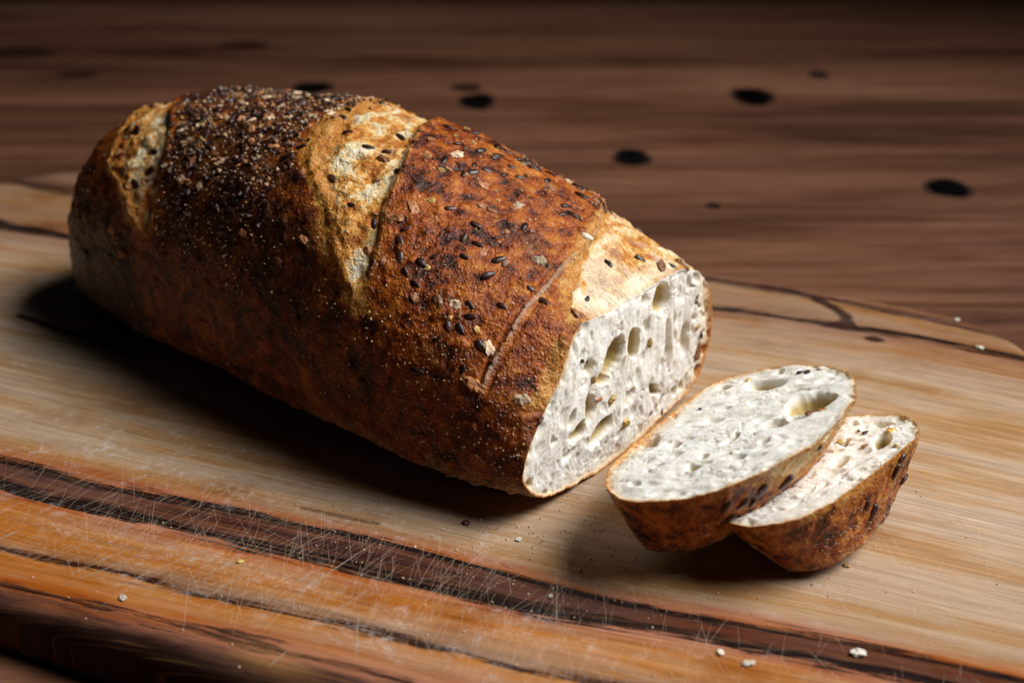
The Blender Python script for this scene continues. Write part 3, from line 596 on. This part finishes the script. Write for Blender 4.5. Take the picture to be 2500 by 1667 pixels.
# fine meal on the crust
R = np.random.default_rng(21)
def scatter(n, dens):
    ii = R.integers(2, NS-30, n*6); jj = R.integers(int(.15*NTT), int(.72*NTT), n*6); w = dens(SS[ii, jj], TT[ii, jj], body[ii, jj]); k = R.random(n*6) < w; ii, jj = ii[k][:n], jj[k][:n]
    return GD[ii, jj]-loc, ND[ii, jj]
clus = sst(-.1, .55, vnoise(P3, 16, 80))
def dens(s, t, b): return b*(.12+.88*np.clip(sst(120, 130, s)*(1-sst(205, 215, s))*.7+.35*(s < 80), 0, 1)*(1-sst(.6, .68, t)))*(.25+.75*sst(.18, .24, t))
P, Nn = scatter(3600, dens); meal('pale_meal', P, Nn, R.uniform(.2, .45, len(P))*R.uniform(.35, 1, len(P))/1000, MO, loaf, R)
P, Nn = scatter(240, dens); meal('yellow_meal', P, Nn, R.uniform(.3, .65, len(P))/1000, MY, loaf, R)
P, Nn = scatter(480, lambda s, t, b: b*sst(124, 132, s)*(1-sst(200, 212, s))*(t > .36)*(1-sst(.6, .68, t))); meal('coarse_meal', P, Nn, R.uniform(.5, 1.25, len(P))/1000, MN2, loaf, R)
P, Nn = scatter(700, lambda s, t, b: b*sst(120, 130, s)*(1-sst(205, 215, s))*(t > .32)); meal('dark_meal', P, Nn, R.uniform(.5, 1.3, len(P))/1000, MD, loaf, R)
P, Nn = scatter(1500, lambda s, t, b: (t < .24)*(s < 90)*1.); meal('flour_meal', P, Nn, R.uniform(.2, .45, len(P))/1000, MO, loaf, R)
def on_face(root, CG, CU, CV, items, e, v, m):
    """bits embedded in the crumb: (u, v, kind)"""
    for k, (u, w, c, ang, sc) in enumerate(items):
        d = np.hypot(CU-u, CV-w); i, j = np.unravel_index(d.argmin(), d.shape); P = CG[i, j]+np.array(root.location)
        a = math.radians(ang); me = SEEDS[k % 3] if c == 'f' else (CH[c][k % len(CH[c])])
        place(me, 'flax_seed' if c == 'f' else CHN[c], P+m*.0002, e*math.cos(a)+v*math.sin(a), m, root, .3, .1, sc)
on_face(loaf, CG, CU, CV, [(-26, 48.5, 'f', -40, .5), (-20.5, 46, 'f', -60, .45), (-54, 39, 'f', 10, .6), (54, 31.5, 2, 0, .9), (19.5, 38, 2, 80, 1), (-18.5, 39, 2, 60, .8), (-5.5, 25.5, 2, 20, 1.1), (3.5, 12.5, 2, -40, 1.15), (-14, 29, 1, -10, .55), (22.5, 8.5, 'f', 30, .38), (31, 5, 'f', 70, .5), (53.5, 41, 'f', -60, .6), (52.5, 44.5, 'f', 40, .4), (58, 27, 'f', 80, .7), (57, 20, 3, 70, 1.2), (33, 25, 1, 30, .25)], E0, UP, N0)

# ------------------------------------------------------------------ the slices
def frame(A, az, ph):
    d = np.array([math.cos(math.radians(az)), math.sin(math.radians(az)), 0]); e = np.array([-d[1], d[0], 0]); c, s = math.cos(math.radians(ph)), math.sin(math.radians(ph))
    return np.array(A), e, d*c+UP*s, UP*c-d*s
def slice_(name, label, A, az, ph, Fo, Bo, Tk, holes, cen, seed, flow, palef, seeds, bits, bulge=.7):
    O, e, v, m = frame(A, az, ph); root = empty(name, (float(O[0]+v[0]*.03), float(O[1]+v[1]*.03), 0.)); tag(root, label, 'bread slice', 'slices cut from the loaf'); loc = np.array(root.location)
    nt, nz = 520, 110
    F = resample(cr(Fo, 14), nt); B = resample(cr(Bo, 14), nt)
    rows = []
    for k in range(nz+1+26):
        w = min(k/nz, 1.); q = F+(B-F)*w; c = q.mean(0); dd = q-c; dd /= np.linalg.norm(dd, axis=1, keepdims=True); q = q+dd*bulge*math.sin(math.pi*w)**.8
        if k > nz: r = (k-nz)/26.; q = c+(q-c)*(1-r*.998); 
        z = -Tk*w
        rows.append(O+np.outer(q[:, 0]/1000, e)+np.outer(q[:, 1]/1000, v)+m*z/1000)
    G = np.array(rows); N = normals(G); mid = G[40].mean(0); N *= np.sign(((G-mid)*N).sum(-1, keepdims=True)); P3 = G*1000
    W = np.minimum(np.arange(len(rows))/nz, 1.)[:, None]*np.ones((1, nt)); T = np.ones((len(rows), 1))*(np.arange(nt)/nt)[None]
    pale = palef(T, W+.08*fbm(P3, 6, 3, 5)); base = (1-sst(.24, .29, T))*1.+sst(.975, .99, T)
    D = (.55*fbm(P3, 9, 3, 60+seed)+.5*fbm(P3, 4, 4, 63, .6)+.28*fbm(P3, 1.5, 3, 66, .65)+.5*sst(.35, .8, vnoise(P3, 3.6, 71+seed)))*(W < 1)
    G = G+N*D[..., None]/1000; G[..., 2] = np.maximum(G[..., 2], .0004)
    gold = np.clip(.5*np.exp(-((W-0)/.08)**2)+np.exp(-((pale-.45)/.25)**2)*.9*(pale > .05)+.55, 0, 1); gold *= 1-.4*W
    crust = grid_mesh('crust', to_local(G, root), MC, root, attrs={'pale': pale, 'gold': gold, 'char_shade': .06*W*(1-base)+.12*sst(.1, .6, fbm(P3, 14, 2, 90)), 'flour': np.clip(base*.95+.55*sst(.55, 1.0, W), 0, 1)})
    r3 = G[0]; r2 = np.stack([(r3-O)@e*1000, (r3-O)@v*1000], 1)
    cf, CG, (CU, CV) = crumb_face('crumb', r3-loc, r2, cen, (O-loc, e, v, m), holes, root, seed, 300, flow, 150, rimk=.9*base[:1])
    ND = normals(G); ND *= np.sign((ND*N).sum(-1, keepdims=True)); Rr = random.Random(seed)
    def st(me, nm, t, w, ang, sc):
        i = int(w*nz); j = int(t*nt) % nt; P, n, es, et = surf(G, ND, i, j); n = N[i, j]; a = math.radians(ang)
        place(me, nm, P+n*.0005, es*math.cos(a)+et*math.sin(a), n, root, Rr.uniform(-.3, .3), 0, sc)
    for k, (t, w, a, sc) in enumerate(seeds): st(SEEDS[k % 3], 'flax_seed', t, w, a, sc)
    ii = R.integers(2, nz, 1500); jj = R.integers(int(.3*nt), nt, 1500); k = R.random(1500) < (.25+.75*(W[ii, jj] > .5)); ii, jj = ii[k], jj[k]
    meal('pale_meal', G[ii, jj]-loc, ND[ii, jj], R.uniform(.12, .32, len(ii))/1000, MO, root, R)
    on_face(root, CG, CU, CV, bits, e, v, m)
    return G
HOLES1 = [(82.1, 17.8, 1.0, 6.9, -3.9, 2.0, 3.0), (63.2, 42.9, 4.1, 6.4, -6.5, 3.5, 6.0), (79.6, 3.3, 0.4, 2.0, -3.0, 1.7, 4.0), (31.3, 8.6, 3.0, 1.5, -2.5, 1.9, 3.0), (12.7, 26.0, 1.4, 1.7, -2.8, 1.9, 4.0), (35.0, 28.2, 2.4, 1.5, -2.1, 1.4, 2.5), (46.9, 37.8, 1.3, 3.7, -3.5, 1.9, 2.0), (32.1, 42.0, 1.6, 0.9, -1.5, 1.0, 2.0), (10.5, 12.0, 0.7, 0.8, -1.5, 1.1, 2.0), (34.8, -1.6, 3.2, 2.1, -2.9, 2.2, 2.5), (19.4, 37.6, 2.2, 3.1, -2.0, 1.2, 1.5), (22.1, 15.4, 1.7, 2.4, -1.9, 1.2, 1.5), (75.0, 30.4, 1.5, 6.1, -3.1, 1.6, 1.5), (52.0, 13.8, 1.8, 2.6, -2.1, 1.3, 1.2), (51.5, 43.8, 1.1, 2.7, -1.8, 0.9, 2.0), (54.7, -3.7, 0.6, 0.9, -1.6, 1.1, 2.0), (94.2, 17.4, 0.2, 1.7, -1.6, 0.8, 2.0), (21.9, 25.5, 0.9, 1.2, -2.3, 1.5, 2.0)]
F1 = [(-0.5, 2.0), (16.4, -4.6), (43.0, -5.9), (72, -5.5), (86.2, -2.7), (94.4, 4.8), (98.9, 15.8), (98.1, 29.8), (91.4, 44.0), (76.6, 54.3), (57.5, 59.9), (35.1, 61.0), (15.9, 55.7), (0.7, 47.7), (-8.4, 37.9), (-11.9, 25.9), (-10.5, 14.0)]
B1 = [(4.2, 7.6), (20, 2.5), (42, 1), (62, 2), (72, 5), (80, 10), (85, 18), (84, 27), (79, 34), (68, 38), (52, 40), (36, 39), (22, 35.5), (11, 31), (4.4, 26), (2.0, 20), (2.0, 13), (2.6, 9.5)]
A1 = (0.0277, -0.1605, 0.026)
pale1 = lambda t, w: 1.1*np.clip((1-sst(.35, .85, w+1.6*np.clip(np.abs(t-.60)-.09, 0, 1)*3)), 0, 1)*sst(.38, .45, t)*(1-sst(.76, .84, t))
slice_('bread_slice', 'nearer-to-loaf slice of seeded white bread leaning between the cut loaf and the smaller slice', A1, -34, 18, F1, B1, 24., HOLES1, (44, 26), 11, 62, pale1,
       [(.835, .34, 40, .95), (.815, .43, 75, .9), (.785, .33, 15, .95), (.745, .45, 60, 1.0), (.835, .62, 80, .95), (.825, .74, 20, .8), (.80, .52, 30, .7), (.50, .30, 80, .9), (.52, .15, 20, .6), (.70, .12, 10, .5)],
       [(80, 1.5, 'f', 30, .6), (61.4, 3.0, 'f', -20, .5), (90, 28.2, 'f', 40, .5), (90.5, 30.9, 'f', 0, .6), (55.1, 47.0, 3, 60, .6), (57, 50, 3, 60, .5), (88.0, 8.5, 2, 0, .8), (3.9, 43.3, 4, 0, .6), (94, 34, 4, 40, .6), (24, 35, 4, 60, .6), (33, -3, 3, 25, .9)])
HOLES2 = [(60.7, 21.4, 2.7, 2.5, -3.9, 2.0, 4.5), (59.6, 9.2, 1.4, 1.4, -2.1, 1.1, 4.0), (45.2, 13.0, 2.2, 2.5, -3.6, 1.8, 3.0), (75.2, 17.5, 0.7, 3.5, -2.6, 1.0, 2.5), (45.5, 20.1, 2.4, 2.2, -1.8, 0.9, 2.0), (22.4, 9.5, 2.3, 1.6, -1.6, 1.0, 2.0), (25.6, 12.8, 2.1, 1.2, -1.4, 0.8, 1.5), (27.7, 17.5, 2.1, 1.2, -1.6, 0.9, 2.0), (74.2, 7.1, 0.5, 1.4, -1.3, 0.6, 2.0), (48.4, 27.1, 2.3, 0.5, -0.9, 0.6, 1.5), (34.3, 17.6, 2.2, 1.7, -1.3, 0.7, 1.2)]
F2 = [(5, -11), (18, -13), (36, -13.5), (55, -13), (72, -9.5), (79, -2), (81.7, 6), (82.2, 14), (80.0, 22), (73.1, 28.9), (62.4, 32.8), (49.3, 30.9), (36, 28), (24.4, 24.8), (8.2, 18.8), (0.2, 9.0), (-.8, -3)]
B2 = [(17, 0), (28, -7), (40, -8.5), (54, -8), (68, -5), (74, -1), (77, 4), (77, 10), (74.5, 15), (68, 18.5), (60, 19.5), (51, 20), (42, 19.7), (32, 18.8), (23, 15), (17.9, 10.4), (16.2, 5)]
A2 = (0.07029, -0.18077, 0.024)
slice_('bread_slice', 'small end slice of seeded bread with thick brown crust, lying rightmost on the board', A2, -32, 18, F2, B2, 24.5, HOLES2, (42, 9), 14, 62, lambda t, w: 0*t,
       [(.655, .24, 50, 1.0), (.635, .13, 75, .95), (.745, .40, 20, .7), (.735, .60, 55, 1.0), (.60, .62, 85, .95), (.54, .3, 0, .6)],
       [(66.1, 13.7, 'f', 20, .5), (68, 11, 'f', -30, .4), (56.1, 17.3, 1, 30, .4), (67.3, 22.2, 2, 60, 1.0), (59.6, 7.4, 2, 30, .8), (56.7, 27.3, 2, 0, .7), (43.2, 18.3, 3, 60, .5)], 1.0)

# ------------------------------------------------------------------ crumbs lying on the board
CR = [(.0991, -.2123, 2.3, 'p', 'large white flake of crumb on the dark grain stripe, lowest at the right', 'p'), (.0598, -.2117, 1.4, 'p', 'small white crumb in the dark grain stripe below the slices', 'p'), (.0672, -.2167, 1.8, 'p', 'white crumb just below the dark stripe, left of the large flake', 'p'),
      (-.015, -.1425, 1.7, 'd', 'brown bran flake on the board in front of the loaf', 'd'), (-.0859, -.1651, 1.2, 'y', 'tiny yellow grain on the amber wood at the left front', 'y'), (-.1182, -.1848, 1.6, 'p', 'white crumb near the lower left edge of the board', 'p'),
      (.0023, -.1525, 1.3, 'p', 'pale curved crumb on the board left of the leaning slice', 'p'), (.1952, -.0069, 1.7, 'p', 'blurred white crumb by the right rear corner of the board', 'p'), (.1937, .0211, 1.7, 'p', 'blurred white crumb on the dark stripe at the rear edge of the board', 'p'),
      (.1055, -.1675, 1.2, 'y', 'tiny pale crumb to the right of the small end slice', 'y'), (.0118, -.1839, 1.0, 'p', 'tiny crumb at the edge of the dark stripe below the leaning slice', 'p'), (-.1508, .0386, 1.8, 'p', 'pale crumb in the shadow in front of the left part of the loaf', 'p')]
for k, (x, y, r, c, lab, _) in enumerate(CR):
    mat = {'p': MP, 'd': MD, 'y': MY}[c]; me = blob_mesh('bread_crumb', 'chunk', r*1.9, r*1.3, r*.55, mat, 30+k, 9, 6)
    zmin = min(v.co.z for v in me.vertices); o = bpy.data.objects.new('bread_crumb', me); COL.objects.link(o); o.location = (x, y, -zmin+.00003); o.rotation_euler = (0, 0, k*1.7)
    tag(o, lab, 'crumb', 'loose crumbs on the board')
n = 420; X = np.r_[R.normal(.02, .07, n-220), R.normal(.03, .035, 220)]; Y = np.r_[R.normal(-.165, .03, n-220), R.normal(-.150, .018, 220)]; k = (Y > -.23) & (Y < -.12) & (np.abs(X) < .16)
P = np.stack([X, Y, np.full(n, .00012)], 1)[k]
o = meal('crumb_dust', P, np.tile(UP, (len(P), 1)), R.uniform(.15, .45, len(P))/1000, MO, None, R); tag(o, 'scatter of tiny pale crumbs over the board in front of the bread', 'crumbs')
